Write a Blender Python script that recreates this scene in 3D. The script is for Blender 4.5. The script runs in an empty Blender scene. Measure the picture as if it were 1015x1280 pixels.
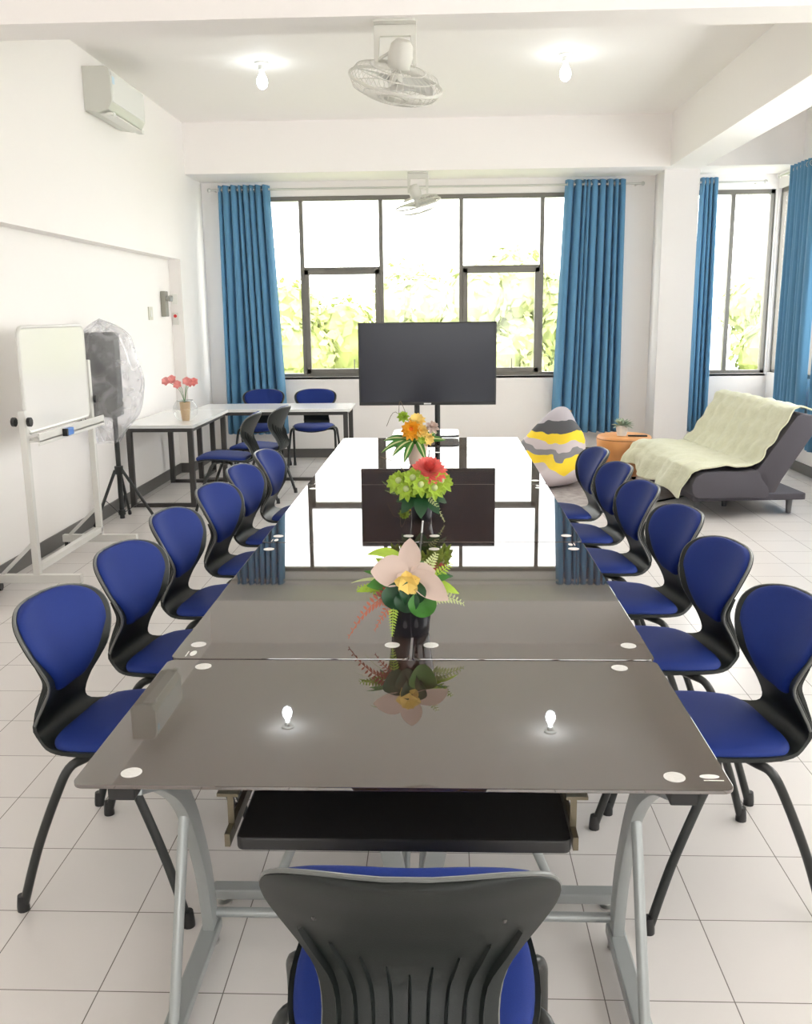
import bpy, bmesh, math, random
from mathutils import Vector, Matrix, noise
from math import sin, cos, pi, sqrt, radians
random.seed(7)
S = bpy.context.scene
C = bpy.data.collections.new('Room'); S.collection.children.link(C)

# ------------------------------------------------------------------ camera
F_PX, YAW, PITCH, ROLL, CAM_H = 1162.6, .0396, .2088, -.0109, 1.5714
fw = Vector((-sin(YAW)*cos(PITCH), cos(YAW)*cos(PITCH), -sin(PITCH)))
rt = Vector((cos(YAW), sin(YAW), 0)); up = rt.cross(fw)
rt2 = cos(ROLL)*rt + sin(ROLL)*up; up2 = -sin(ROLL)*rt + cos(ROLL)*up
cd = bpy.data.cameras.new('camera'); cam = bpy.data.objects.new('camera', cd); C.objects.link(cam)
cam.matrix_world = Matrix(((rt2.x, up2.x, -fw.x, 0), (rt2.y, up2.y, -fw.y, 0), (rt2.z, up2.z, -fw.z, CAM_H), (0, 0, 0, 1)))
cd.sensor_fit = 'HORIZONTAL'; cd.sensor_width = 36; cd.lens = 36*F_PX/1015; cd.clip_start = .05; cd.clip_end = 300
S.camera = cam

# ------------------------------------------------------------------ light
SKY = 7.2
w = bpy.data.worlds.new('sky'); S.world = w; w.use_nodes = True
bg = w.node_tree.nodes['Background']; bg.inputs['Color'].default_value = (1, .965, .95, 1); bg.inputs['Strength'].default_value = SKY
S.view_settings.view_transform = 'Standard'; S.view_settings.look = 'None'; S.view_settings.gamma = 1
S.view_settings.use_curve_mapping = False; S.view_settings.exposure = 0.06
S.cycles.use_denoising = True
S.cycles.max_bounces = 10; S.cycles.diffuse_bounces = 7; S.cycles.transparent_max_bounces = 16; S.cycles.sample_clamp_indirect = 8

# ------------------------------------------------------------------ materials
def nt(m): return m.node_tree.nodes, m.node_tree.links
def M(name, col, rough=.5, metal=0., spec=.5, ior=1.5, emit=0., coat=0., var=0., vscale=20., bump=0., bscale=80., trans=0., sheen=0., sub=0.):
    m = bpy.data.materials.new(name); m.use_nodes = True; n, l = nt(m); p = n['Principled BSDF']
    p.inputs['Base Color'].default_value = (*col, 1); p.inputs['Roughness'].default_value = rough
    p.inputs['Metallic'].default_value = metal; p.inputs['Specular IOR Level'].default_value = spec; p.inputs['IOR'].default_value = ior
    p.inputs['Coat Weight'].default_value = coat; p.inputs['Transmission Weight'].default_value = trans
    p.inputs['Sheen Weight'].default_value = sheen
    if emit:
        p.inputs['Emission Color'].default_value = (*col, 1); p.inputs['Emission Strength'].default_value = emit
    tc = n.new('ShaderNodeTexCoord')
    if var:
        t = n.new('ShaderNodeTexNoise'); t.inputs['Scale'].default_value = vscale; t.inputs['Detail'].default_value = 4
        l.new(tc.outputs['Object'], t.inputs['Vector'])
        x = n.new('ShaderNodeMix'); x.data_type = 'RGBA'
        x.inputs[6].default_value = (*[c*(1-var) for c in col], 1); x.inputs[7].default_value = (*[min(1, c*(1+var)) for c in col], 1)
        l.new(t.outputs['Fac'], x.inputs[0]); l.new(x.outputs[2], p.inputs['Base Color'])
    if bump:
        t = n.new('ShaderNodeTexNoise'); t.inputs['Scale'].default_value = bscale; t.inputs['Detail'].default_value = 3
        l.new(tc.outputs['Object'], t.inputs['Vector'])
        b = n.new('ShaderNodeBump'); b.inputs['Strength'].default_value = bump; b.inputs['Distance'].default_value = .01
        l.new(t.outputs['Fac'], b.inputs['Height']); l.new(b.outputs['Normal'], p.inputs['Normal'])
    return m
def thin(name, col, opacity, rough=.05, diffuse=0.):
    """thin clear sheet: mostly see-through with a glossy (and optional milky) part"""
    m = bpy.data.materials.new(name); m.use_nodes = True; n, l = nt(m); n.clear()
    o = n.new('ShaderNodeOutputMaterial'); a = n.new('ShaderNodeBsdfTransparent'); g = n.new('ShaderNodeBsdfGlossy'); mx = n.new('ShaderNodeMixShader')
    a.inputs[0].default_value = (*col, 1); g.inputs['Roughness'].default_value = rough
    lw = n.new('ShaderNodeLayerWeight'); lw.inputs[0].default_value = .5
    pw = n.new('ShaderNodeMath'); pw.operation = 'POWER'; pw.inputs[1].default_value = 5; l.new(lw.outputs['Facing'], pw.inputs[0])
    mr = n.new('ShaderNodeMapRange'); mr.inputs[3].default_value = opacity*.3; mr.inputs[4].default_value = .65; l.new(pw.outputs[0], mr.inputs[0])
    l.new(mr.outputs[0], mx.inputs[0]); l.new(a.outputs[0], mx.inputs[1]); l.new(g.outputs[0], mx.inputs[2])
    out = mx
    if diffuse:
        d = n.new('ShaderNodeBsdfDiffuse'); d.inputs[0].default_value = (.8, .8, .82, 1)
        t = n.new('ShaderNodeTexNoise'); t.inputs['Scale'].default_value = 6; t.inputs['Distortion'].default_value = 1.5
        tc = n.new('ShaderNodeTexCoord'); l.new(tc.outputs['Object'], t.inputs['Vector'])
        r = n.new('ShaderNodeMapRange'); r.inputs[3].default_value = diffuse*.35; r.inputs[4].default_value = diffuse*1.5; r.inputs[1].default_value = .3; r.inputs[2].default_value = .75
        l.new(t.outputs['Fac'], r.inputs[0])
        m2 = n.new('ShaderNodeMixShader'); l.new(r.outputs[0], m2.inputs[0]); l.new(mx.outputs[0], m2.inputs[1]); l.new(d.outputs[0], m2.inputs[2]); out = m2
    l.new(out.outputs[0], o.inputs[0]); return m

WALL = M('white wall paint', (.87, .84, .82), .6, bump=.05, bscale=300)
CEIL = M('ceiling paint', (.89, .86, .84), .7)
BASEB = M('dark grey skirting tile', (.10, .095, .09), .35)
def floor_mat():
    m = bpy.data.materials.new('white floor tiles'); m.use_nodes = True; n, l = nt(m); p = n['Principled BSDF']
    tc = n.new('ShaderNodeTexCoord'); mp = n.new('ShaderNodeMapping'); b = n.new('ShaderNodeTexBrick')
    b.offset = 0; b.squash = 1; b.inputs['Scale'].default_value = 1; b.inputs['Brick Width'].default_value = .3; b.inputs['Row Height'].default_value = .3
    b.inputs['Mortar Size'].default_value = .0016; b.inputs['Mortar Smooth'].default_value = .2; b.inputs['Bias'].default_value = 0
    b.inputs['Color1'].default_value = (.70, .665, .645, 1); b.inputs['Color2'].default_value = (.72, .685, .665, 1); b.inputs['Mortar'].default_value = (.20, .18, .165, 1)
    mp.inputs['Location'].default_value = (.2228+.6, -1.9056+1.8+.3, 0)
    l.new(tc.outputs['Object'], mp.inputs['Vector']); l.new(mp.outputs[0], b.inputs['Vector']); l.new(b.outputs['Color'], p.inputs['Base Color'])
    t = n.new('ShaderNodeTexNoise'); t.inputs['Scale'].default_value = 1.5; l.new(tc.outputs['Object'], t.inputs['Vector'])
    r = n.new('ShaderNodeMapRange'); r.inputs[3].default_value = .16; r.inputs[4].default_value = .30; l.new(t.outputs['Fac'], r.inputs[0]); l.new(r.outputs[0], p.inputs['Roughness'])
    bp = n.new('ShaderNodeBump'); bp.inputs['Strength'].default_value = .3; bp.inputs['Distance'].default_value = .002; bp.invert = True
    l.new(b.outputs['Fac'], bp.inputs['Height']); l.new(bp.outputs[0], p.inputs['Normal'])
    return m
FLOOR = floor_mat()
WFRAME = M('bronze aluminium window frame', (.19, .18, .16), .4, metal=.3)
PANE = thin('window glass', (.97, .99, .98), .12)
def curtain_mat():
    m = M('blue curtain cloth', (.11, .28, .46), .85, sheen=.1, var=.10, vscale=220); n, l = nt(m); p = n['Principled BSDF']
    o = [x for x in n if x.type == 'OUTPUT_MATERIAL'][0]
    tr = n.new('ShaderNodeBsdfTranslucent'); tr.inputs[0].default_value = (.05, .22, .48, 1); mx = n.new('ShaderNodeMixShader'); mx.inputs[0].default_value = .05
    l.new(p.outputs[0], mx.inputs[1]); l.new(tr.outputs[0], mx.inputs[2]); l.new(mx.outputs[0], o.inputs[0]); return m
CURT = curtain_mat()
STEEL = M('brushed steel', (.62, .62, .6), .3, metal=1)
SILVER = M('silver painted steel', (.36, .38, .38), .38, metal=.35)
BLK = M('black plastic', (.012, .012, .013), .4)
BLKM = M('black enamelled metal', (.014, .016, .016), .32)
CHBLUE = M('royal blue chair fabric', (.0035, .022, .175), .7, spec=.35, var=.15, vscale=400, bump=.12, bscale=900)
SHELLM = M('charcoal chair plastic', (.008, .011, .0105), .46, spec=.4, bump=.06, bscale=500)
RIM = M('grey plastic rim', (.13, .135, .13), .3)
GLASSTOP = M('dark bronze tempered glass', (.040, .024, .019), .02, ior=2.5, spec=.5)
DISC = M('frosted metal disc', (.75, .74, .72), .35, metal=.2, var=.12, vscale=180)
WHITEP = M('white printed mark', (.8, .8, .78), .5)
WMET = M('white enamelled metal', (.68, .67, .64), .35)
BOARD = M('glossy whiteboard surface', (.80, .79, .77), .12)
WTOP = M('white laminate', (.80, .81, .80), .12)
DKSTEEL = M('dark grey steel tube', (.045, .042, .04), .4)
SCREEN = M('switched off television screen', (.012, .014, .026), .22, spec=.35)
WPLAS = M('white plastic', (.74, .74, .70), .35)
FANW = M('cream fan plastic', (.66, .65, .60), .4)
LEAF = M('green leaf', (.05, .20, .025), .45, var=.35, vscale=30)
LEAFD = M('dark green leaf', (.015, .07, .025), .4, var=.35, vscale=30)
LEAFL = M('lime leaf', (.36, .52, .05), .5, var=.3, vscale=40)
LEAFE = M('pale leaf margin', (.55, .62, .30), .5)
PETW = M('cream orchid petal', (.60, .47, .41), .55)
PETY = M('yellow petal', (.85, .62, .18), .55)
PETO = M('orange petal', (.95, .42, .02), .55, var=.2, vscale=60)
PETR = M('coral petal', (.85, .17, .15), .55, var=.25, vscale=60)
PETP = M('pink petal', (.95, .42, .40), .55)
FERN = M('rust fern frond', (.42, .12, .07), .55)
TAN = M('tan ceramic', (.62, .44, .27), .5)
BLKV = M('black glazed ceramic', (.008, .008, .012), .12)

# ------------------------------------------------------------------ mesh helpers
class MB:
    def __init__(s): s.v = []; s.f = []; s.mi = []; s.cur = 0
    def add(s, vs, fs):
        b = len(s.v); s.v += [tuple(x) for x in vs]; s.f += [tuple(b+i for i in f) for f in fs]; s.mi += [s.cur]*len(fs); return s
    def box(s, x0, x1, y0, y1, z0, z1, m=None):
        vs = [Vector(p) for p in ((x0,y0,z0),(x1,y0,z0),(x1,y1,z0),(x0,y1,z0),(x0,y0,z1),(x1,y0,z1),(x1,y1,z1),(x0,y1,z1))]
        if m: vs = [m @ p for p in vs]
        return s.add(vs, [(0,3,2,1),(4,5,6,7),(0,1,5,4),(1,2,6,5),(2,3,7,6),(3,0,4,7)])
    def prism(s, pts, z0, z1, m=None):
        n = len(pts); vs = [Vector((x, y, z0)) for x, y in pts] + [Vector((x, y, z1)) for x, y in pts]
        if m: vs = [m @ p for p in vs]
        return s.add(vs, [tuple(range(n))[::-1], tuple(range(n, 2*n))] + [(i, (i+1) % n, n+(i+1) % n, n+i) for i in range(n)])
    def bar(s, a, b, wid, th, upv=(0, 0, 1)):
        a, b = Vector(a), Vector(b); d = (b-a).normalized(); u = Vector(upv); sd = d.cross(u).normalized(); u = sd.cross(d)
        vs = []
        for p in (a, b):
            for i, j in ((-1,-1),(1,-1),(1,1),(-1,1)): vs.append(p + sd*i*wid/2 + u*j*th/2)
        return s.add(vs, [(0,1,2,3),(7,6,5,4),(0,4,5,1),(1,5,6,2),(2,6,7,3),(3,7,4,0)])
    def tube(s, path, r, n=10, caps=True, closed=False, flat=1., smooth=1, ref=(0, 0, 1)):
        P = [Vector(p) for p in path]
        if smooth > 1: P = crom(P, smooth, closed)
        k = len(P); R = r if isinstance(r, (list, tuple)) else [r]*k
        if len(R) != k: R = [R[0] + (R[-1]-R[0])*i/(k-1) for i in range(k)]
        vs = []; prev = None
        for i, p in enumerate(P):
            a = P[(i-1) % k] if (closed or i > 0) else p; b = P[(i+1) % k] if (closed or i < k-1) else p
            t = (b-a).normalized()
            if prev is None:
                rv = Vector(ref)
                if abs(t.dot(rv)) > .95: rv = Vector((1, 0, 0))
                x = t.cross(rv).normalized()
            else: x = (prev - t*prev.dot(t)).normalized()
            prev = x; y = t.cross(x)
            for j in range(n):
                an = 2*pi*j/n; vs.append(p + x*cos(an)*R[i] + y*sin(an)*R[i]*flat)
        fs = []
        for i in range(k if closed else k-1):
            for j in range(n):
                i2 = (i+1) % k; fs.append((i*n+j, i*n+(j+1) % n, i2*n+(j+1) % n, i2*n+j))
        if caps and not closed: fs += [tuple(range(n))[::-1], tuple((k-1)*n+j for j in range(n))]
        return s.add(vs, fs)
    def lathe(s, prof, n=24, at=(0, 0, 0), m=None, caps=True):
        vs = []; at = Vector(at)
        for r, z in prof:
            for j in range(n):
                p = Vector((r*cos(2*pi*j/n), r*sin(2*pi*j/n), z)); p = (m @ p) if m else p; vs.append(p+at)
        fs = [(i*n+j, i*n+(j+1) % n, (i+1)*n+(j+1) % n, (i+1)*n+j) for i in range(len(prof)-1) for j in range(n)]
        if caps: fs += [tuple(range(n))[::-1], tuple((len(prof)-1)*n+j for j in range(n))]
        return s.add(vs, fs)
    def ball(s, c, r, n=12, sc=(1, 1, 1), m=None):
        c = Vector(c); vs = []; k = n//2
        for i in range(k+1):
            for j in range(n):
                a = pi*i/k; b = 2*pi*j/n; p = Vector((sin(a)*cos(b)*sc[0]*r, sin(a)*sin(b)*sc[1]*r, cos(a)*sc[2]*r)); p = (m @ p) if m else p; vs.append(c+p)
        return s.add(vs, [(i*n+j, (i+1)*n+j, (i+1)*n+(j+1) % n, i*n+(j+1) % n) for i in range(k) for j in range(n)])
    def grid(s, fn, nu, nv, cu=False):
        vs = [fn(i/(nu if cu else nu-1), j/(nv-1)) for i in range(nu) for j in range(nv)]
        fs = [(i*nv+j, ((i+1) % nu)*nv+j, ((i+1) % nu)*nv+j+1, i*nv+j+1) for i in range(nu if cu else nu-1) for j in range(nv-1)]
        return s.add(vs, fs)
    def leaf(s, base, dr, nrm, length, width, droop=.3, cup=.15, seg=6):
        base = Vector(base); d = Vector(dr).normalized(); nn = Vector(nrm); sd = d.cross(nn).normalized(); nn = sd.cross(d).normalized()
        vs = []
        for i in range(seg+1):
            t = i/seg; wd = width*.5*sin(pi*min(1, t*.93+.05))**.8 if 0 < t < 1 else width*.03
            c = base + d*length*t*(1-.15*t*droop) - Vector((0, 0, 1))*droop*length*t*t
            vs += [c - sd*wd + nn*cup*wd, c - nn*cup*wd*.3, c + sd*wd + nn*cup*wd]
        fs = []
        for i in range(seg): fs += [(3*i, 3*i+1, 3*i+4, 3*i+3), (3*i+1, 3*i+2, 3*i+5, 3*i+4)]
        return s.add(vs, fs)
    def build(s, name, mats, parent=None, smooth=False, bevel=0., loc=None, rz=0., solid=0., sub=0):
        me = bpy.data.meshes.new(name); me.from_pydata(s.v, [], s.f); me.validate()
        if not isinstance(mats, (list, tuple)): mats = [mats]
        for m in mats: me.materials.append(m)
        if len(mats) > 1 and len(me.polygons) == len(s.mi): me.polygons.foreach_set('material_index', s.mi)
        bm = bmesh.new(); bm.from_mesh(me); bmesh.ops.recalc_face_normals(bm, faces=bm.faces)
        if bevel:
            bmesh.ops.bevel(bm, geom=[e for e in bm.edges if len(e.link_faces) == 2 and e.calc_face_angle(0) > .5], offset=bevel, segments=2, affect='EDGES', profile=.6, clamp_overlap=True)
        bm.to_mesh(me); bm.free()
        if smooth:
            me.polygons.foreach_set('use_smooth', [True]*len(me.polygons)); me.set_sharp_from_angle(angle=radians(42))
        o = bpy.data.objects.new(name, me); C.objects.link(o)
        if parent: o.parent = parent
        if loc: o.location = loc
        if rz: o.rotation_euler.z = rz
        if solid: md = o.modifiers.new('s', 'SOLIDIFY'); md.thickness = solid; md.offset = 0
        if sub: md = o.modifiers.new('d', 'SUBSURF'); md.levels = sub; md.render_levels = sub
        return o
def crom(P, k, closed=False):
    out = []; n = len(P)
    for i in range(n if closed else n-1):
        g = lambda j: P[j % n] if closed else P[max(0, min(n-1, j))]
        a, b, c, d = g(i-1), g(i), g(i+1), g(i+2)
        for q in range(k):
            t = q/k; out.append(.5*((2*b) + (c-a)*t + (2*a-5*b+4*c-d)*t*t + (3*b-a-3*c+d)*t**3))
    if not closed: out.append(P[-1])
    return out
def rrect(x0, x1, y0, y1, r, n=6):
    pts = []
    for cx, cy, a0 in ((x1-r, y1-r, 0), (x0+r, y1-r, pi/2), (x0+r, y0+r, pi), (x1-r, y0+r, 1.5*pi)):
        for i in range(n+1): a = a0+pi/2*i/n; pts.append((cx+r*cos(a), cy+r*sin(a)))
    return pts
def tag(o, label=None, cat=None, group=None, kind=None):
    if label: o['label'] = label
    if cat: o['category'] = cat
    if group: o['group'] = group
    if kind: o['kind'] = kind
    return o
def thing(name, label, cat, loc=(0, 0, 0), rz=0, group=None):
    o = bpy.data.objects.new(name, None); C.objects.link(o); o.empty_display_size = .1; o.location = loc; o.rotation_euler.z = rz
    return tag(o, label, cat, group)
def struct(o): o['kind'] = 'structure'; return o
SLIDE = M('bronze slide metal', (.16, .14, .10), .35, metal=.8)
def copy_tree(o, parent=None):
    c = o.copy(); C.objects.link(c)
    if parent is not None: c.parent = parent
    for ch in o.children: copy_tree(ch, c)
    return c
def rot(ax, a): return Matrix.Rotation(a, 3, ax)

# ------------------------------------------------------------------ room shell
XL, XR, YN, YF, ZC = -2.70, 3.55, -2.6, 10.42, 3.47
struct(MB().box(XL-.2, XR+.2, YN-.2, YF+.2, -.1, 0).build('floor', FLOOR))
struct(MB().box(XL-.2, XR+.2, YN-.2, YF+.2, ZC, ZC+.12).build('ceiling', CEIL))
struct(MB().box(XL-.2, XL, YN-.2, YF+.2, 0, ZC).build('wall_left', WALL))
W1 = (-2.40, 1.95, .905, 2.83); W2 = (2.66, 3.53, .905, 2.83)
m = MB(); y0, y1 = YF, YF+.2
m.box(XL, XR+.2, y0, y1, 0, W1[2]); m.box(XL, XR+.2, y0, y1, W1[3], ZC); m.box(XL, W1[0], y0, y1, W1[2], W1[3]); m.box(W1[1], W2[0], y0, y1, W1[2], W1[3]); m.box(W2[1], XR+.2, y0, y1, W1[2], W1[3])
struct(m.build('wall_far', WALL))
RW = [(-1.6, 1.2), (2.0, 4.7), (5.3, 10.40)]
m = MB(); prev = YN-.2
for a, b in RW: m.box(XR, XR+.2, prev, a, 0, ZC); m.box(XR, XR+.2, a, b, 0, .92); m.box(XR, XR+.2, a, b, 2.83, ZC); prev = b
m.box(XR, XR+.2, prev, YF, 0, ZC); struct(m.build('wall_right', WALL))
NW = (-1.4, 2.0, 1.0, 2.3)  # unseen opening behind the camera, put in and sized for its light
m = MB(); m.box(XL, XR, YN-.2, YN, 0, NW[2]); m.box(XL, XR, YN-.2, YN, NW[3], ZC); m.box(XL, NW[0], YN-.2, YN, NW[2], NW[3]); m.box(NW[1], XR, YN-.2, YN, NW[2], NW[3])
struct(m.build('wall_near', WALL))
# beams and pillars
struct(MB().box(XL, -2.58, YN, 9.78, 2.13, ZC).box(XL, -2.58, 9.78, YF, 2.13, 2.98).build('trim_1', WALL))
struct(MB().box(XL, -2.58, 9.42, YF, 0, 2.13).build('trim_2', WALL))
struct(MB().box(-2.58, XR, 4.86, 5.13, 2.98, ZC).build('trim_3', CEIL))
struct(MB().box(XL, XR, 9.78, YF, 2.98, ZC).build('trim_4', CEIL))
struct(MB().box(2.26, 2.61, YN, 4.86, 2.98, ZC).box(2.26, 2.61, 5.13, 9.78, 2.98, ZC).build('trim_5', CEIL))
struct(MB().box(2.26, 2.615, 10.01, YF, 0, 2.98).build('trim_6', WALL))
struct(MB().box(XL, XL+.012, YN, 9.42, 0, .10).box(-2.58, -2.568, 9.408, YF, 0, .10).box(XL, -2.568, 9.408, 9.42, 0, .10).build('baseboard_left', BASEB))
struct(MB().box(-2.568, 2.26, YF-.012, YF, 0, .10).box(2.248, 2.26, 10.0, YF, 0, .1).box(2.248, 2.627, 9.998, 10.01, 0, .1).box(2.615, 2.627, 10.01, YF, 0, .1).box(2.615, XR, YF-.012, YF, 0, .10).build('baseboard_far', BASEB))
struct(MB().box(XR-.012, XR, YN, YF-.012, 0, .10).build('baseboard_right', BASEB))

def window(name, x0, x1, z0, z1, mull, sashes, y, axis='x', transom=2.06):
    """aluminium window in a wall; axis 'y' turns it into the right-hand wall"""
    root = bpy.data.objects.new(name, None); C.objects.link(root); struct(root)
    if axis == 'y': root.location = (y, 0, 0); root.rotation_euler.z = pi/2
    else: root.location = (0, y, 0)
    s = 1
    m = MB(); t = .045
    m.box(x0, x1, 0, .07, z1-t, z1).box(x0, x1, 0, .07, z0, z0+t*.8).box(x0, x0+t, 0, .07, z0, z1).box(x1-t, x1, 0, .07, z0, z1)
    for q in mull: m.box(q-.022, q+.022, .003, .067, z0+.01, z1-.01)
    m.build('window_frame', WFRAME, root, bevel=.003)
    edges = [x0+.04] + list(mull) + [x1-.04]
    for i in range(len(edges)-1):
        a, b = edges[i]+.02, edges[i+1]-.02
        if i in sashes:
            sm = MB(); k = .05
            sm.box(a, b, -.012, .05, transom-k, transom).box(a, b, -.012, .05, z0+.036, z0+.036+k).box(a, a+k, -.012, .05, z0+.036, transom).box(b-k, b, -.012, .05, z0+.036, transom)
            sm.box(a, b, .01, .06, transom, transom+.03)
            sa = sm.build('sash', WFRAME, root, bevel=.003)
            MB().box(a+k-.005, b-k+.005, .02, .026, z0+.08, transom-k+.005).build('pane', PANE, sa)
            MB().tube([((a+b)/2+.12, -.012, z0+.07), ((a+b)/2+.12, -.03, z0+.08), ((a+b)/2+.12, -.03, z0+.19)], .006, 8).build('handle', WFRAME, sa)
            MB().box(a-.005, b+.005, .03, .036, transom+.02, z1-t+.005).build('pane', PANE, root)
        else: MB().box(a-.005, b+.005, .03, .036, z0+.03, z1-t+.005).build('pane', PANE, root)
    if axis == 'x': MB().box(x0-.01, x1+.01, -.03, .0, z0-.03, z0).build('window_sill', WALL, root, bevel=.004)
    else: MB().box(x0-.01, x1+.01, -.03, 0, z0-.03, z0).build('window_sill', WALL, root, bevel=.004)
    return root
MW = [-1.52, -.655, .215, 1.085]
window('window_1', W1[0], W1[1], W1[2], W1[3], MW, (1, 3), YF+.03)
window('window_2', W2[0], W2[1], W2[2], W2[3], [3.10], (), YF+.03)
def rwin(name, a, b, n, sash=()):
    # right wall: local x runs along -y of the room so local +y points outwards (+x)
    root = window(name, -b, -a, .92, 2.83, [-b+(b-a)*i/n for i in range(1, n)], sash, 0)
    root.location = (XR+.03, 0, 0); root.rotation_euler.z = -pi/2; return root
rwin('window_3', *RW[2], 5); rwin('window_4', *RW[1], 3); rwin('window_5', *RW[0], 3)
r = window('unseen_window_6', -NW[1], -NW[0], NW[2], NW[3], [-NW[1]+(NW[1]-NW[0])*i/6 for i in range(1, 6)], (), 0); r.location = (0, YN-.03, 0); r.rotation_euler.z = pi  # window of the near wall, out of view, added to let light in

# ------------------------------------------------------------------ outside
struct(MB().box(-60, 70, 11.5, 90, -5.2, -5).build('ground', M('grass outside', (.26, .28, .16), .9, var=.3, vscale=2)))
TL = M('sunlit tree foliage', (.38, .43, .15), .75, var=.45, vscale=1.2); TL2 = M('pale tree foliage', (.47, .51, .27), .8, var=.4, vscale=1.4); TL3 = M('olive tree foliage', (.31, .36, .12), .75, var=.4, vscale=1.3)
BARK = M('tree bark', (.16, .12, .08), .9)
def tree(name, x, y, top, rad, mat, label, seed):
    rnd = random.Random(seed); base = -5
    t = thing(name, label, 'tree', (x, y, base), 0, 'trees outside the windows')
    h = top-base
    MB().tube([(0, 0, 0), (.1, 0, h*.35), (-.1, .1, h*.75)], [.28, .2, .08][0:1]*3, 8).build('trunk', BARK, t, smooth=True)
    lobes = []
    for i in range(16):
        a = rnd.uniform(0, 2*pi); q = rnd.uniform(0, 1)**.5*.62; z = rnd.uniform(.36, .86)
        lobes.append((Vector((cos(a)*rad*q, sin(a)*rad*q, h*z)), rad*rnd.uniform(.3, .48)))
    lobes.append((Vector((0, 0, h-rad*.42)), rad*.42))
    m = MB()
    for c, r_ in lobes:
        for k in range(230):
            d = Vector((rnd.gauss(0, 1), rnd.gauss(0, 1), rnd.gauss(0, 1))).normalized()
            p = c + d*r_*rnd.uniform(.82, 1.08); s_ = rnd.uniform(.10, .24)
            u = Vector((rnd.gauss(0, 1), rnd.gauss(0, 1), rnd.gauss(0, 1))).normalized(); v = d.cross(u).normalized(); u = (v.cross(d)+d*rnd.uniform(-.4, .4)).normalized()
            m.add([p-u*s_, p+v*s_*.55, p+u*s_, p-v*s_*.55], [(0, 1, 2, 3)])
        m.ball(c, r_*.84, 10)
    m.build('crown', mat, t)
for i, (x, y, tp, rd, mt, lb) in enumerate([
    (-7.4, 28, 1.5, 2.8, TL2, 'low pale green tree behind the leftmost window pane'),
    (-3.9, 24, 2.5, 2.4, TL, 'yellow green tree behind the left opening sash of the window'),
    (-1.4, 36, 3.7, 3.1, TL2, 'pale hazy tree behind the television and the middle pane'),
    (2.2, 30, 3.7, 2.9, TL2, 'broad yellow green tree right of the television top'),
    (3.9, 22, 2.7, 2.3, TL3, 'olive green tree behind the right opening sash beside the television'),
    (5.6, 27, 2.6, 1.9, TL, 'bushy tree just left of the right blue curtain'),
    (10.2, 28, 2.2, 2.4, TL, 'yellow green tree seen through the narrow window above the sofa'),
    (12.9, 34, 2.9, 3.0, TL2, 'pale tree behind the right part of the narrow window')]):
    tree('tree', x, y, tp, rd, mt, lb, 40+i)
for i, (x, y, tp, rd) in enumerate([(10.2, 15.5, 2.4, 2.6), (14, 20, 2.8, 3.0)]):
    tree('tree', x, y, tp, rd, TL, ['leafy tree outside the right wall window beside the corner curtain', 'leafy tree further off outside the room corner'][i], 80+i)

# ------------------------------------------------------------------ curtains
def curtain(label, tl, tr, bl, br, y, z0, z1, folds, seed, rz=0, loc=(0, 0), group=None):
    """tl,tr / bl,br are offsets along the wall at the top and the hem"""
    rnd = random.Random(seed)
    t = thing('curtain', label, 'curtain', (loc[0], loc[1], z0), rz, group)
    cuts = [0.]
    for _ in range(folds): cuts.append(cuts[-1]+rnd.uniform(.55, 1.45))
    cuts = [c/cuts[-1] for c in cuts]; am = [rnd.uniform(.6, 1.15) for _ in range(folds)]; dr = [rnd.uniform(-.25, .25) for _ in range(folds)]
    def fn(u, v):
        k = max(i for i in range(folds) if cuts[i] <= u+1e-9); f = (u-cuts[k])/(cuts[k+1]-cuts[k])
        w_ = cuts[k+1]-cuts[k]; f2 = f + dr[k]*.35*sin(pi*f)*(1-v)
        prof_ = cos(2*pi*f2)                      # +1 in the valleys, -1 on the ridge towards the room
        prof_ = math.copysign(abs(prof_)**.7, prof_)
        x = (tl+(tr-tl)*u)*v + (bl+(br-bl)*u)*(1-v) - .40*w_*(tr-tl)*sin(2*pi*f)*.32
        y_ = y + .052*am[k]*prof_*(.85+.3*(1-v))*(1 if w_*folds > .8 else .8)
        return Vector((x, y_ + .004*sin(7*v+u*30), (z1-z0)*v + .004*sin(2*pi*f)))
    MB().grid(fn, folds*18+1, 14).build('cloth', CURT, t, smooth=True, solid=.003)
    for i in range(folds*2):
        u = (i+.5)/(folds*2)*1.0; x = tl+(tr-tl)*u
        g = MB(); mm = rot('Y', pi/2) 
        g.tube([mm @ Vector((.026*cos(a), .026*sin(a), 0))+Vector((x, y, z1-z0-.045)) for a in [2*pi*k/16 for k in range(16)]], .003, 6, closed=True)
        g.build('grommet', STEEL, t, smooth=True)
    return t
CY = 10.27
curtain('blue pleated curtain at the left end of the wide window', -2.37, -1.82, -2.39, -1.71, 0, .29, 2.93, 8, 1, 0, (0, CY), None)
curtain('blue pleated curtain at the right end of the wide window, beside the pillar', 1.30, 1.93, 1.20, 1.95, 0, .29, 2.93, 9, 2, 0, (0, CY), None)
curtain('narrow bunched blue curtain right of the pillar behind the sofa', 2.70, 2.88, 2.68, 2.90, 0, .29, 2.93, 4, 3, 0, (0, CY), None)
curtain('blue curtain covering the room corner, right of the narrow window', -.33, .33, -.33, .33, 0, .29, 2.96, 7, 4, -pi/2, (3.45, 9.42), None)
curtain('blue curtain on the right wall, cut off by the right edge', -.35, .35, -.4, .36, 0, .29, 2.96, 7, 5, -pi/2, (3.45, 8.45), None)
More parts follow.
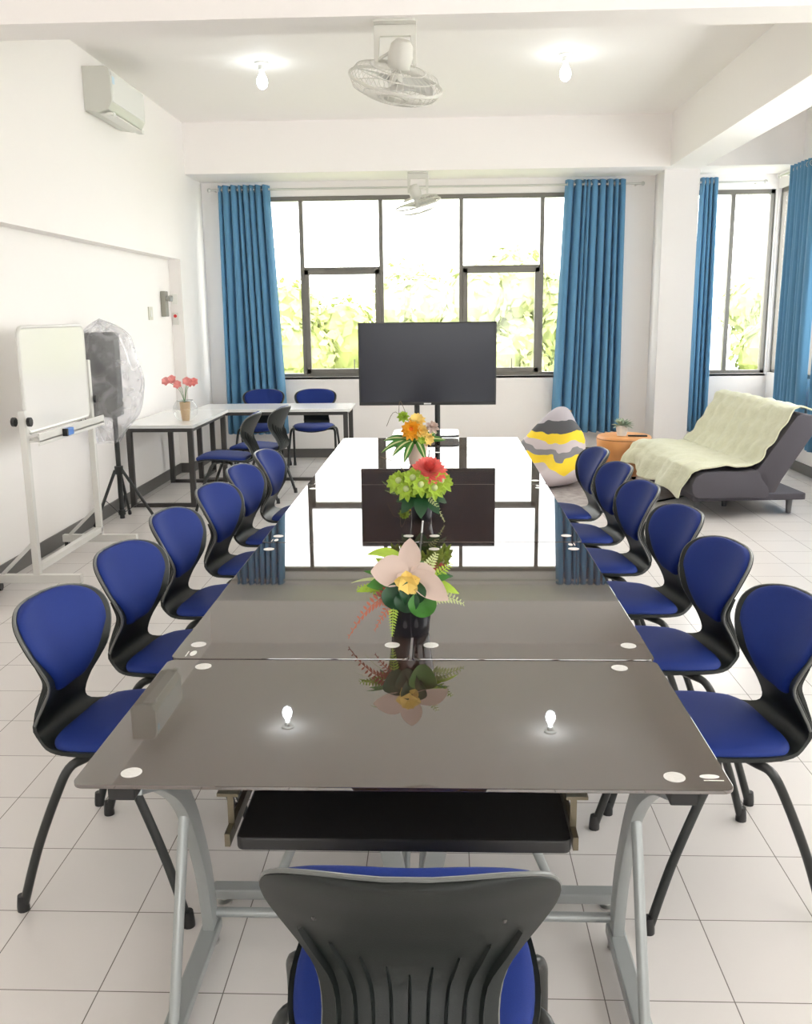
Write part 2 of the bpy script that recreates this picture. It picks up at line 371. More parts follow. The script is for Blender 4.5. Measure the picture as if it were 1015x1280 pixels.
def rod(label, a, b, brk):
    t = thing('curtain_rod', label, 'curtain rod', a)
    a, b = Vector(a), Vector(b); d = b-a
    MB().tube([(0, 0, 0), d], .011, 10).build('pole', STEEL, t, smooth=True)
    for e in ((0, 0, 0), d): MB().ball(e, .022, 10).build('finial', STEEL, t, smooth=True)
    for p, q in brk: MB().tube([Vector(p)-a, Vector(q)-a], .008, 8).build('bracket', STEEL, t, smooth=True)
rod('thin steel curtain rod over the wide window', (-2.46, CY, 2.885), (2.10, CY, 2.885), [((x, CY, 2.885), (x, YF, 2.885)) for x in (-2.42, -.2, 2.05)])
rod('short steel curtain rod over the narrow window right of the pillar', (2.66, CY, 2.885), (3.36, CY, 2.885), [((2.68, CY, 2.885), (2.68, YF, 2.885)), ((3.3, CY, 2.885), (3.3, YF, 2.885))])
rod('steel curtain rod along the right wall', (3.45, 10.12, 2.915), (3.45, 5.2, 2.915), [((3.45, 10.05, 2.915), (XR, 10.05, 2.915)), ((3.45, 7, 2.915), (XR, 7, 2.915))])

# ------------------------------------------------------------------ glass tables
TZ = .74
def table(label, W, loc, rz, front_detail=True, tray=False, logo=True, L=1.2):
    t = thing('glass_table', label, 'table', (loc[0], loc[1], 0), rz, 'dark glass desks pushed together')
    hw = L/2
    MB().prism(rrect(-hw, hw, 0, W, .022), TZ-.008, TZ).build('glass_top', GLASSTOP, t, bevel=.0015)
    for sx in (-1, 1):
        for y in (.047, W-.047):
            d = MB().lathe([(.0195, 0), (.0195, .0008), (.018, .0012), (0.0005, .0012)], 28, (sx*(hw-.098), y, TZ+.0001)).build('metal_disc', DISC, t)
    if logo:
        lm = MB(); lm.prism([(hw-.034+.018*cos(a), .05+.008*sin(a)) for a in [2*pi*k/24 for k in range(24)]], TZ+.0002, TZ+.0007)
        lm.box(hw-.048, hw-.012, .034, .037, TZ+.0002, TZ+.0006); lm.build('maker_mark', WHITEP, t)
    # rails below the glass
    MB().box(-hw+.12, hw-.12, .045, .07, TZ-.032, TZ-.010).build('front_rail', SILVER, t, bevel=.002)
    MB().box(-hw+.12, hw-.12, W-.08, W-.055, TZ-.032, TZ-.010).build('rear_rail', SILVER, t, bevel=.002)
    for sx in (-1, 1):
        x = sx*(hw-.085)
        for y in (.02, W-.075):
            MB().box(x-.025, x+.025, y, y+.055, TZ-.042, TZ-.009).build('corner_block', BLK, t, bevel=.003)
        # curved leg: a broad flat strip sweeping from front top to rear floor
        path = crom([Vector((x, .10, TZ-.045)), Vector((x, .25, .62)), Vector((x, .40, .48)), Vector((x, .515, .25)), Vector((x, .56, .045))], 6)
        cl = MB(); vs = []
        for i, p in enumerate(path):
            a = path[max(0, i-1)]; b = path[min(len(path)-1, i+1)]; tg = (b-a).normalized(); nr = Vector((1, 0, 0)).cross(tg)
            for dx, dn in ((-.014, -.027), (.014, -.027), (.014, .027), (-.014, .027)): vs.append(p + Vector((dx, 0, 0)) + nr*dn)
        n = len(path); fs = [(4*i+j, 4*i+(j+1) % 4, 4*i+4+(j+1) % 4, 4*i+4+j) for i in range(n-1) for j in range(4)] + [(3, 2, 1, 0), tuple(4*n-4+j for j in range(4))]
        cl.add(vs, fs).build('curved_leg', SILVER, t, smooth=True, bevel=.003)
        fb = MB().box(x-.022, x+.022, .05, .59, .022, .052).build('floor_beam', SILVER, t, bevel=.005)
        for y in (.08, .56):
            MB().lathe([(.02, 0), (.02, .006), (.008, .010), (.008, .024)], 14, (x-sx*.0, y, 0)).build('levelling_foot', STEEL, fb, smooth=True)
        MB().tube([(x-sx*.0, .22, .045), (x, .37, .40), (x, .515, .705)], .0125, 12).build('diagonal_tube', SILVER, t, smooth=True)
    MB().tube([(-hw+.09, .575, .075), (hw-.09, .575, .075)], .0125, 12).build('crossbar', SILVER, t, smooth=True)
    if tray:
        MB().prism(rrect(-.305, .315, .015, .36, .015), .602, .628).build('keyboard_tray', BLK, t, bevel=.004)
        for sx in (-1, 1):
            x = sx*.322 + .0025
            b = MB().box(x-.007, x+.003, .02, .34, .606, .632).bar((x-.002, .06, .62), (x-.002, .06, .705), .012, .003, (0, 1, 0)).bar((x-.002, .30, .62), (x-.002, .30, .705), .012, .003, (0, 1, 0)).box(x-.02, x+.02, .03, .33, .702, .708)
            b.build('tray_slide', SLIDE, t)
    return t
TX = -.6792; TCX = TX+.6; TY0 = 1.5313; D1 = .631; G = .008
table('dark glass table nearest the camera, set crosswise, with a keyboard tray underneath', D1, (TCX, TY0), 0, tray=True)
ys = TY0+D1+G; sides = ['nearest lengthwise pair', 'middle lengthwise pair', 'farthest lengthwise pair']
for k in range(3):
    yc = ys+.6+k*(1.2+G)
    table('left dark glass table of the %s' % sides[k], .597, (TX, yc), -pi/2)
    table('right dark glass table of the %s' % sides[k], .597, (TX+1.2, yc), pi/2)
yl = ys+3*(1.2+G)
table('dark glass table at the far end of the row, crosswise below the television', .597, (TCX, yl+.597), pi)

# ------------------------------------------------------------------ chairs
ROWS = [(.238, .420, .0), (.234, .424, .09), (.222, .432, .145), (.19, .443, .178), (.12, .452, .205), (.0, .448, .216), (-.10, .441, .205), (-.165, .438, .175), (-.21, .452, .140),
        (-.226, .48, .136), (-.208, .535, .130), (-.188, .585, .140), (-.186, .628, .167), (-.202, .675, .197), (-.223, .717, .216), (-.242, .754, .218), (-.257, .782, .200), (-.265, .800, .160), (-.269, .811, .100), (-.270, .814, .0)]
NR = len(ROWS)-1
def crow(u):
    q = u*NR; i = min(int(q), NR-1); t = q-i; g = lambda j: Vector(ROWS[max(0, min(NR, j))])
    a, b, c, d = g(i-1), g(i), g(i+1), g(i+2)
    return .5*((2*b) + (c-a)*t + (2*a-5*b+4*c-d)*t*t + (3*b-a-3*c+d)*t**3)
def csurf(u, s, ws=1.):
    r = crow(u); x = s*max(r.z, 0)*ws; q = min(1, max(0, (u*NR-7)/5.)); q = q*q*(3-2*q)
    return Vector((x, r.x + 1.35*q*x*x, r.y + (1-q)*.22*x*x*4*.216))
def cnorm(u, s):
    e = .004; du = csurf(min(1, u+e), s*.98)-csurf(max(0, u-e), s*.98); ds = csurf(u, min(1, s+.02))-csurf(u, max(-1, s-.02))
    if ds.length < 1e-6: ds = Vector((1, 0, 0))
    n = ds.cross(-du); return n.normalized() if n.length > 1e-9 else Vector((0, 0, 1))
def chair_shell():
    m = MB(); nu, ns = 54, 13; top = []; bot = []
    for i in range(nu):
        u = .004+.992*i/(nu-1)
        for j in range(ns):
            s = sin((j/(ns-1)-.5)*pi); p = csurf(u, s); n = cnorm(u, s); top.append(p); bot.append(p - n*(.020*(1-.45*abs(s)**3)))
    N = nu*ns; fs = []
    for i in range(nu-1):
        for j in range(ns-1):
            a = i*ns+j; fs += [(a, a+1, a+ns+1, a+ns), (N+a, N+a+ns, N+a+ns+1, N+a+1)]
        a = i*ns; b = i*ns+ns-1; fs += [(a, a+ns, N+a+ns, N+a), (b, N+b, N+b+ns, b+ns)]
    for j in range(ns-1):
        a = j; b = (nu-1)*ns+j; fs += [(a, N+a, N+a+1, a+1), (b, b+1, N+b+1, N+b)]
    m.add(top+bot, fs)
    for k in range(-4, 5):      # moulded ribs on the rear of the back
        s = k*.2; ue = (11.6 + .38*abs(k))/NR; us = 8.6/NR; pts = []
        n_ = 12; vs = []
        for i in range(n_+1):
            u = us+(ue-us)*i/n_; p = csurf(u, s); n = cnorm(u, s); h = .010*sin(pi*min(1, .12+.88*(1-i/n_)))+.0005
            for dx, dn in ((-.004, -.016), (0, -.018-h), (.004, -.016)): vs.append(p+Vector((dx, 0, 0))+n*dn)
        m.add(vs, [f for i in range(n_) for f in ((3*i, 3*i+1, 3*i+4, 3*i+3), (3*i+1, 3*i+2, 3*i+5, 3*i+4))])
    return m
def chair_pad(u0, u1, wfun, th):
    m = MB(); nu, ns = 30, 15; top = []; bot = []
    for i in range(nu):
        a = i/(nu-1); u = u0+(u1-u0)*(.5-.5*cos(pi*a)); wf = wfun(a)
        for j in range(ns):
            s = sin((j/(ns-1)-.5)*pi)*wf; p = csurf(u, s); n = cnorm(u, s)
            e = max(0, 1-(abs(2*a-1))**4)*max(0, 1-abs(s/max(wf, .01))**4)
            top.append(p+n*(.004+th*e**.5)); bot.append(p+n*.0005)
    N = nu*ns; fs = []
    for i in range(nu-1):
        for j in range(ns-1):
            a = i*ns+j; fs += [(a, a+1, a+ns+1, a+ns), (N+a, N+a+ns, N+a+ns+1, N+a+1)]
        a = i*ns; b = i*ns+ns-1; fs += [(a, a+ns, N+a+ns, N+a), (b, N+b, N+b+ns, b+ns)]
    for j in range(ns-1):
        a = j; b = (nu-1)*ns+j; fs += [(a, N+a, N+a+1, a+1), (b, b+1, N+b+1, N+b)]
    return m.add(top+bot, fs)
def make_chair():
    t = thing('office_chair', 'x', 'chair')
    chair_shell().build('seat_shell', SHELLM, t, smooth=True)
    chair_pad(.0045*4/NR*10, 7.1/NR, lambda a: .955 if a < .8 else .955-.25*(a-.8)/.2, .028).build('seat_cushion', CHBLUE, t, smooth=True)
    chair_pad(10.6/NR, 18.1/NR, lambda a: .50+.42*min(1, a/.42), .020).build('back_cushion', CHBLUE, t, smooth=True)
    rim = [csurf(u, s)+cnorm(u, s*.98)*-.004 for s, us in ((1, [9/NR+(18.6-9)/NR*i/26 for i in range(27)]),) for u in us]
    left = [Vector((-p.x, p.y, p.z)) for p in rim]; MB().tube(rim+left[::-1], .0042, 8).build('back_rim', RIM, t, smooth=True)
    for sx in (-1, 1):
        MB().ball(csurf(14/NR, sx*.62)-cnorm(14/NR, sx*.62)*.017, .004, 8).build('screw', DKSTEEL, t, smooth=True)
        for sy in (-1, 1):
            pth = [(sx*.10, sy*.03, .418), (sx*.185, sy*.05, .428), (sx*.224, sy*.080, .415), (sx*.234, sy*.120, .335), (sx*.243, sy*.182, .18), (sx*.25, sy*.232, .02)]
            lg = MB().tube(pth, .0125, 10, smooth=5, flat=1.0).build('leg', BLKM, t, smooth=True)
            MB().lathe([(.013, .045), (.015, .03), (.0165, .012), (.0165, .0), ], 12, (sx*.2505, sy*.236, 0)).build('foot_cap', BLK, lg, smooth=True)
    MB().box(-.12, .12, -.05, .05, .403, .428).build('under_seat_plate', BLKM, t, bevel=.006)
    MB().tube([(0, -.04, .415), (0, -.15, .408), (0, -.215, .44)], .011, 8, smooth=4).build('back_support', BLKM, t, smooth=True)
    return t
proto = make_chair(); used = [False]
def chair(x, y, face, label, group=None, dz=0):
    """face: direction the sitter looks, as an angle from +y"""
    o = proto if not used[0] else copy_tree(proto)
    used[0] = True; o.location = (x, y, 0); o.rotation_euler.z = face; o['label'] = label
    if group: o['group'] = group
    return o
chair(-.050, 1.415, .0, 'blue chair at the head of the table, ribbed black back turned to the camera')
od = ['nearest the camera', 'second from the camera', 'third from the camera', 'fourth from the camera', 'fifth from the camera', 'farthest from the camera']
for i, (x, y, a) in enumerate([(-.875, 2.43, -.10), (-.862, 2.98, -.12), (-.86, 3.56, -.08), (-.83, 4.13, -.12), (-.82, 4.69, -.1), (-.79, 5.25, -.06)]):
    chair(x, y, -pi/2+a*1.2, 'blue padded chair on the left side of the glass table, %s' % od[i], 'blue chairs along the glass tables')
for i, (x, y, a) in enumerate([(.735, 2.43, .10), (.725, 3.02, .12), (.725, 3.59, .12), (.69, 4.16, .10), (.68, 4.71, .1), (.66, 5.27, .08)]):
    chair(x, y, pi/2+a*1.2, 'blue padded chair on the right side of the glass table, %s' % od[i], 'blue chairs along the glass tables')
chair(-1.75, 7.50, pi/2, 'blue chair at the white desk, grey back turned to the room, nearer of two', 'blue chairs at the white desks')
chair(-1.60, 8.06, pi/2-.15, 'second grey-backed blue chair at the white desk, just behind the nearer one', 'blue chairs at the white desks')
chair(-1.88, 9.62, pi, 'blue chair behind the white desk, in front of the left blue curtain', 'blue chairs at the white desks')
chair(-1.33, 9.62, pi, 'blue chair behind the white desk near its free end, facing the camera', 'blue chairs at the white desks')

# ------------------------------------------------------------------ white desks
def desk(label, x0, x1, y0, y1, z=.70):
    t = thing('white_desk', label, 'desk', ((x0+x1)/2, (y0+y1)/2, 0), 0, 'white desks in the left corner')
    hx, hy = (x1-x0)/2, (y1-y0)/2
    MB().box(-hx, hx, -hy, hy, z-.028, z).build('desk_top', WTOP, t, bevel=.003)
    a = .022; ix, iy = hx-.045, hy-.045
    for sx in (-1, 1):
        for sy in (-1, 1): MB().box(sx*ix-a, sx*ix+a, sy*iy-a, sy*iy+a, 0, z-.028).build('leg', DKSTEEL, t, bevel=.003)
    for zz, nm in ((.0, 'bottom_rail'), (z-.062, 'top_rail')):
        m = MB()
        if hx < hy:
            for sy in (-1, 1):
                if zz: m.box(-ix+a, ix-a, sy*iy-a*.8, sy*iy+a*.8, zz, zz+.034)
                else: MB().box(-ix+a, ix-a, sy*iy-a*.8, sy*iy+a*.8, zz, zz+.034).build(nm, DKSTEEL, t, bevel=.003)
            if zz: [m.box(sx*ix-a*.8, sx*ix+a*.8, -iy+a, iy-a, zz, zz+.034) for sx in (-1, 1)]
        else:
            for sx in (-1, 1):
                if zz: m.box(sx*ix-a*.8, sx*ix+a*.8, -iy+a, iy-a, zz, zz+.034)
                else: MB().box(sx*ix-a*.8, sx*ix+a*.8, -iy+a, iy-a, zz, zz+.034).build(nm, DKSTEEL, t, bevel=.003)
            if zz: [m.box(-ix+a, ix-a, sy*iy-a*.8, sy*iy+a*.8, zz, zz+.034) for sy in (-1, 1)]
            else: m.box(-ix+a, ix-a, -iy-a*.8, -iy+a*.8, zz, zz+.03)
        if m.v: m.build(nm, DKSTEEL, t, bevel=.003)
    return t
desk('white desk against the left wall, running away from the camera', -2.655, -2.05, 7.60, 8.868)
desk('white desk parallel to the window wall, joined to the wall desk in an L', -2.40, -.88, 8.874, 9.48)

# ------------------------------------------------------------------ television on its stand
t = thing('television', 'large switched off flat television on a black twin pole stand behind the table row', 'television', (-.098, 6.44, 0))
MB().box(-.470, .470, -.022, .012, .962, 1.522).build('bezel', BLK, t, bevel=.004)
MB().box(-.460, .460, -.0245, -.021, .985, 1.513).build('screen', SCREEN, t)
MB().box(-.30, .30, .012, .05, 1.04, 1.42).build('rear_housing', BLK, t, bevel=.01)
MB().box(-.025, .025, -.0240, -.0215, .968, .977).build('maker_mark', STEEL, t)
for x in (-.075, .068): MB().tube([(x, .065, .04), (x, .065, 1.35)], .019, 12).build('pole', BLKM, t, smooth=True)
MB().box(-.20, .20, .045, .06, 1.15, 1.35).build('mounting_plate', BLKM, t)
MB().prism(rrect(-.235, .215, -.24, .11, .05), .765, .780).build('equipment_shelf', BLKV, t, bevel=.002)
MB().prism(rrect(-.34, .33, .0, .36, .06), .03, .055).build('base_plate', BLKM, t, bevel=.003)
for x in (-.28, .27):
    for y in (.05, .31): MB().ball((x, y, .022), .022, 10).build('caster', BLK, t, smooth=True)

# ------------------------------------------------------------------ flower vases
def vase_body(prof, mat, t, name='vase_body'): return MB().lathe(prof, 32, caps=False).build(name, mat, t, smooth=True)
def leaves(t, name, mat, lst):
    for b, d, ln, wd, dr in lst:
        MB().leaf(b, d, (-d[1]*.1, -.9 if d[2] > .3 else -.4, .8), ln, wd, dr).build(name, mat, t, smooth=True)
def blossom(t, name, mat, c, r, n, layers, tilt=(0, -.6, .8), heart=None):
    c = Vector(c); ax = Vector(tilt).normalized(); u = ax.cross(Vector((1, 0, .1))).normalized(); v = ax.cross(u); m = MB()
    for L in range(layers):
        for i in range(n):
            a = 2*pi*(i+.5*L)/n; d = (u*cos(a)+v*sin(a))*(1-.22*L) + ax*(.15+.45*L); m.leaf(c+ax*.004*L, d, ax, r*(1-.12*L), r*(.55 if n > 6 else .9), .1, .3, 4)
    o = m.build(name, mat, t, smooth=True)
    if heart: MB().ball(c+ax*r*.25, r*.28, 10).build('flower_heart', heart, o, smooth=True)
    return o
# black vase nearest: orchid arrangement
t = thing('flower_vase', 'black vase with a large cream orchid and mixed leaves, nearest of the three', 'vase', (-.085, 2.37, TZ+.001), 0, 'flower vases on the glass tables')
vase_body([(.0005, 0), (.048, 0), (.050, .004), (.052, .03), (.058, .08), (.066, .12), (.067, .126), (.062, .124), (.054, .08), (.044, .01), (.0005, .008)], BLKV, t)
MB().ball((0, 0, .128), .060, 14, (1, 1, .45)).build('foliage_mound', LEAFD, t, smooth=True)
pet = [((.0, -.03, .172), (-.9, -.2, .16), .105, .085, .08), ((.0, -.025, .172), (.02, .1, 1), .085, .060, -.05), ((.0, -.04, .172), (.75, -.45, -.28), .125, .066, .12), ((.0, -.03, .170), (.8, .1, .12), .07, .05, .1), ((-.01, -.035, .17), (-.3, -.6, -.3), .04, .035, .1)]
MB().leaf((-.01, .0, .19), (-.8, .05, .62), (0, -.5, .8), .14, .036, .42, .2, 10).build('leaf', LEAFL, t, smooth=True)
for b, d, ln, wd, dr in pet: MB().leaf(b, d, (0, -1, .45), ln, wd, dr, .25, 8).build('orchid_petal', PETW, t, smooth=True)
blossom(t, 'orchid_lip', PETY, (-.004, -.07, .158), .036, 5, 2, (0, -1, .1))
for d, ln, wd, dr, mt in [((-.5, -.1, .75), .14, .03, .25, LEAFL), ((-.75, 0, .45), .12, .022, .2, LEAF), ((-.9, -.2, .1), .12, .035, .2, LEAFL), ((-.8, -.3, .25), .10, .05, .2, LEAF), ((.8, 0, .5), .10, .04, .3, LEAF), ((.9, -.1, .15), .11, .04, .35, LEAFL), ((.7, .4, .3), .12, .04, .3, LEAFD), ((-.5, .5, .3), .12, .045, .3, LEAFD), ((.2, .6, .5), .12, .045, .3, LEAF), ((-.9, .2, .25), .15, .012, .3, LEAFE), ((-.8, .5, .1), .14, .012, .4, LEAFE)]:
    MB().leaf((d[0]*.03, d[1]*.03, .132), d, (0, -.6, .8), ln, wd, dr, .15, 8).build('leaf', mt, t, smooth=True)
for c, r_, mt in [((.034, -.072, .100), .036, LEAF), ((-.035, -.062, .118), .036, LEAFD), ((-.006, -.070, .108), .032, LEAFD), ((.01, -.072, .132), .034, LEAFD)]:
    m = MB(); c = Vector(c)
    vs = [c] + [c+Vector((cos(a)*r_*(1+.08*sin(3*a)), -.012*cos(2*a)-.01, sin(a)*r_*(1+.05*cos(4*a)))) for a in [2*pi*k/22 for k in range(22)]]
    m.add(vs, [(0, 1+k, 1+(k+1) % 22) for k in range(22)]).build('round_leaf', mt, t, smooth=True)
def frond(t, name, mat, base, d, ln, wd, dr, n=12):
    m = MB(); base = Vector(base); d = Vector(d).normalized()
    for i in range(n):
        q = (i+1)/n; c = base+d*ln*q-Vector((0, 0, dr*ln*q*q)); s_ = wd*(1-q*.75)
        for sg in (-1, 1): m.leaf(c, (d.cross(Vector((0, -1, .2)))*sg+d*.5), (0, -1, .5), s_, s_*.38, .1, .1, 3)
    m.tube([base+d*ln*q-Vector((0, 0, dr*ln*q*q)) for q in (0, .25, .5, .75, 1)], .0012, 5)
    m.build(name, mat, t, smooth=True)
frond(t, 'rust_fern', FERN, (-.045, -.04, .12), (-.8, -.3, -.1), .12, .03, .75)
frond(t, 'rust_fern', FERN, (-.04, -.05, .10), (-.5, -.3, -.4), .07, .02, .4, 8)
frond(t, 'hanging_sprig', LEAFL, (-.042, -.06, .09), (-.05, -.1, -1), .078, .018, 0, 10)
frond(t, 'green_sprig', LEAFE, (.02, 0, .13), (.45, -.1, .9), .11, .035, .1, 12)
frond(t, 'green_sprig', LEAFL, (.045, .0, .13), (.6, .1, .6), .09, .03, .1, 10)
frond(t, 'green_sprig', LEAFE, (.05, -.02, .11), (.9, -.1, .05), .09, .03, .3, 10)
frond(t, 'green_sprig', LEAFL, (-.05, -.02, .12), (-.9, -.1, .3), .09, .03, .2, 10)
# second vase: coral flower on lime petals
t = thing('flower_vase', 'black vase with a coral flower above lime green blooms, middle of the three', 'vase', (-.085, 3.78, TZ+.001), 0, 'flower vases on the glass tables')
vase_body([(.0005, 0), (.040, 0), (.042, .004), (.043, .03), (.050, .07), (.058, .10), (.054, .10), (.045, .06), (.038, .01), (.0005, .008)], BLKV, t)
MB().ball((0, 0, .13), .075, 14, (1.1, 1, .6)).build('foliage_mound', LEAF, t, smooth=True)
rr = random.Random(3)
blossom(t, 'coral_bloom', PETR, (.03, -.02, .20), .082, 18, 4, (.1, -.55, .9))
for c in [(-.085, -.03, .165), (-.055, -.06, .135), (.0, -.075, .155), (.05, -.065, .14), (.075, -.03, .165), (-.03, -.055, .18), (.085, .02, .15), (-.10, .02, .15), (-.02, .06, .16)]:
    blossom(t, 'lime_bloom', LEAFL, c, .052, 8, 2, (c[0]*6, -.8, .35), LEAFE)
for d in [(-.6, -.4, -.2), (.5, -.4, -.2), (0, -.6, -.3), (-.9, 0, .2), (.9, .1, .1), (.2, .7, .2)]:
    MB().leaf((d[0]*.03, -.03+d[1]*.03, .105), d, (0, -.7, .6), .085, .06, .5).build('leaf', LEAFD, t, smooth=True)
frond(t, 'pale_sprig', LEAFE, (.03, -.06, .11), (.45, -.2, -.5), .10, .02, .3, 10)
MB().tube([(-.02, 0, .15), (-.10, -.02, .235), (-.165, 0, .26)], .0018, 5, smooth=4).build('twig', BARK, t, smooth=True)
# third vase: orange flower
t = thing('flower_vase', 'pale peach vase with an orange yellow flower and striped leaves, below the television', 'vase', (-.14, 5.20, TZ+.001), 0, 'flower vases on the glass tables')
vase_body([(.0005, 0), (.040, 0), (.044, .006), (.056, .07), (.062, .125), (.058, .125), (.045, .05), (.0005, .01)], M('peach ceramic', (.80, .62, .52), .4), t)
MB().ball((0, 0, .14), .058, 12, (1, 1, .5)).build('foliage_mound', LEAF, t, smooth=True)
blossom(t, 'orange_bloom', PETO, (-.03, -.04, .205), .062, 12, 3, (0, -1, .3), M('deep orange heart', (.85, .2, .01), .6))
blossom(t, 'yellow_bloom', PETY, (.02, -.03, .19), .055, 10, 3, (.3, -1, .4)); blossom(t, 'yellow_bloom', PETY, (.0, .0, .25), .055, 10, 2, (0, -.6, .8)); blossom(t, 'lime_bloom', LEAFL, (-.075, -.02, .275), .038, 8, 3, (0, -.8, .5))
blossom(t, 'peach_bloom', PETW, (.085, -.02, .215), .045, 7, 3, (.3, -.8, .5)); blossom(t, 'yellow_bloom', PETY, (.06, -.045, .155), .042, 9, 2, (.4, -1, 0)); blossom(t, 'lime_bloom', LEAFL, (.03, -.06, .15), .03, 8, 2, (0, -1, 0))
for d, ln, dr in [((-.85, -.2, .1), .18, .45), ((-.6, -.4, .0), .14, .55), ((-.25, -.5, -.2), .13, .5), ((.25, -.5, -.1), .13, .55), ((-.9, 0, .35), .17, .35), ((.9, 0, .2), .15, .2), ((.8, .3, .5), .13, .2), ((.1, .8, .3), .14, .3)]:
    l = MB().leaf((d[0]*.03-.01, d[1]*.06-.01, .14), d, (0, -.8, .6), ln, .042, dr, .2, 8).build('leaf', LEAF, t, smooth=True)
    MB().leaf((d[0]*.03-.01, d[1]*.06-.013, .1425), d, (0, -.8, .6), ln*1.0, .010, dr, .2, 8).build('leaf_stripe', LEAFE, l, smooth=True)
for p in [[(-.03, 0, .2), (-.12, 0, .30), (-.17, 0, .22)], [(-.03, 0, .2), (-.09, 0, .36), (-.10, 0, .27)]]: MB().tube(p, .0015, 5, smooth=5).build('twig', BARK, t, smooth=True)

# pink flowers on the white desk
t = thing('flower_vase', 'slim tan pot holding pink flowers inside a clear glass bowl on the white desk', 'vase', (-2.19, 7.88, .70))
MB().lathe([(.0005, 0.006), (.03, .006), (.034, .02), (.042, .10), (.045, .165), (.041, .165), (.03, .03), (.0005, .02)], 20, caps=False).build('pot', TAN, t, smooth=True)
MB().lathe([(.02, .001), (.05, .004), (.09, .04), (.105, .09), (.098, .135), (.075, .17), (.065, .178)], 28, caps=False).build('glass_bowl', thin('clear bowl glass', (.96, .97, .97), .10), t, smooth=True)
MB().tube([(.066*cos(a), .066*sin(a), .178) for a in [2*pi*k/24 for k in range(24)]], .003, 6, closed=True).build('bowl_rim', M('glass rim', (.5, .52, .52), .1), t, smooth=True)
for k in range(7): a = k*.9; MB().leaf((0, 0, .16), (cos(a), sin(a), .8), (0, -.3, 1), .06, .025, .4).build('leaf', LEAF, t, smooth=True)
for c in [(-.145, -.02, .345), (-.10, 0, .36), (-.055, 0, .315), (.055, 0, .33), (.035, -.03, .345), (.085, .01, .335)]:
    MB().tube([(0, 0, .16), (c[0]*.35, 0, .28), c], .0018, 5, smooth=4).build('stem', LEAF, t, smooth=True)
    blossom(t, 'pink_bloom', PETP, c, .042, 6, 2, (0, -.9, .4))

# ------------------------------------------------------------------ whiteboard
t = thing('whiteboard_stand', 'white framed whiteboard on a wheeled stand along the left wall', 'whiteboard', (-2.38, 5.20, 0))
for y in (0, 1.02):
    MB().box(-.02, .02, y-.02, y+.02, .07, 1.30 if y else 1.06).build('post', WMET, t, bevel=.004)
    b = MB().box(-.26, .26, y-.022, y+.022, .05, .10).build('foot_bar', WMET, t, bevel=.004)
    for x in (-.235, .235):
        MB().box(x-.012, x+.012, y-.02, y+.02, .03, .05).lathe([(.024, -.011), (.024, .011)], 14, (x, y, .024), rot('Y', pi/2)).build('caster', BLK, b)
    MB().bar((-.22, y, .09), (0, y, .30), .02, .02).build('brace', WMET, t)
    for dx in (-.045, .045):
        MB().lathe([(.027, z) for z in (-.010, .010)], 10, (dx, y-.0 if y else -.02, 1.04 if y else 1.0), rot('Y', pi/2)).build('clamp_knob', BLK, t, bevel=.002)
MB().box(-.02, .02, .02, 1.03, .115, .155).build('stretcher', WMET, t, bevel=.004)
bd = MB().prism(rrect(0.03, .99, .93, 1.525, .05), -.008, .008, Matrix(((0, 0, 1, 0), (1, 0, 0, 0), (0, 1, 0, 0), (0, 0, 0, 1)))).build('writing_board', BOARD, t)
m = MB(); fp = [Vector((.0, x, z)) for x, z in rrect(0.03, .99, .93, 1.525, .05, 4)]
m.tube(fp, .012, 8, closed=True); m.build('board_frame', WMET, t, smooth=True)
MB().box(-.025, .085, .0, 1.04, .880, .890).box(.075, .085, .0, 1.04, .860, .930).build('pen_tray', WMET, t, bevel=.002)
e = MB().box(0, .028, -.055, .055, -.022, .022).build('board_eraser', M('blue eraser', (.08, .22, .62), .5), bevel=.004); e.location = (-2.2935, 5.58, .897); tag(e, 'blue whiteboard eraser stuck to the front of the pen tray', 'eraser')
MB().box(-.0002, .0285, -.0555, -.035, -.0222, .0222).build('felt_end', BLK, e)

# ------------------------------------------------------------------ speaker in a plastic bag
t = thing('tripod_stand', 'black tripod speaker stand beside the white desk', 'speaker stand', (-2.48, 6.97, 0))
MB().tube([(0, 0, .05), (0, 0, .85)], .019, 12).build('pole', BLKM, t, smooth=True)
MB().lathe([(.032, .40), (.032, .46)], 14).build('collar', BLKM, t, smooth=True)
MB().lathe([(.028, .08), (.028, .12)], 14).build('lower_collar', BLKM, t, smooth=True)
for a in (-.35, pi*2/3-.35, pi*4/3-.35):
    d = Vector((cos(a), sin(a), 0)); k = .36 if d.x > -.3 else .22
    l = MB().tube([d*.03+Vector((0, 0, .43)), d*k+Vector((0, 0, .012))], .012, 10).build('leg', BLKM, t, smooth=True)
    MB().tube([d*(k-.012)+Vector((0, 0, .03)), d*k+Vector((0, 0, .0115))], .0155, 10).build('rubber_foot', BLK, l, smooth=True)
    MB().bar(d*.03+Vector((0, 0, .10)), d*k*.55+Vector((0, 0, .205)), .012, .004).build('brace', BLKM, t)
t = thing('loudspeaker', 'black loudspeaker wrapped in a crumpled clear plastic bag, on the tripod by the left wall', 'loudspeaker', (-2.53, 6.93, .85), .12)
MB().prism([(-.135, -.12), (.12, -.12), (.12, .07), (.07, .12), (-.09, .12), (-.135, .07)], .0, .62).build('cabinet', M('black speaker cabinet', (.03, .032, .035), .5), t, bevel=.012)
MB().box(-.135, .10, -.126, -.119, .04, .56).build('grille', M('speaker grille', (.02, .022, .025), .6, bump=.3, bscale=400), t, bevel=.003)
MB().lathe([(.022, -.02), (.022, .02)], 12, (.045, 0, 0)).build('pole_socket', BLK, t)
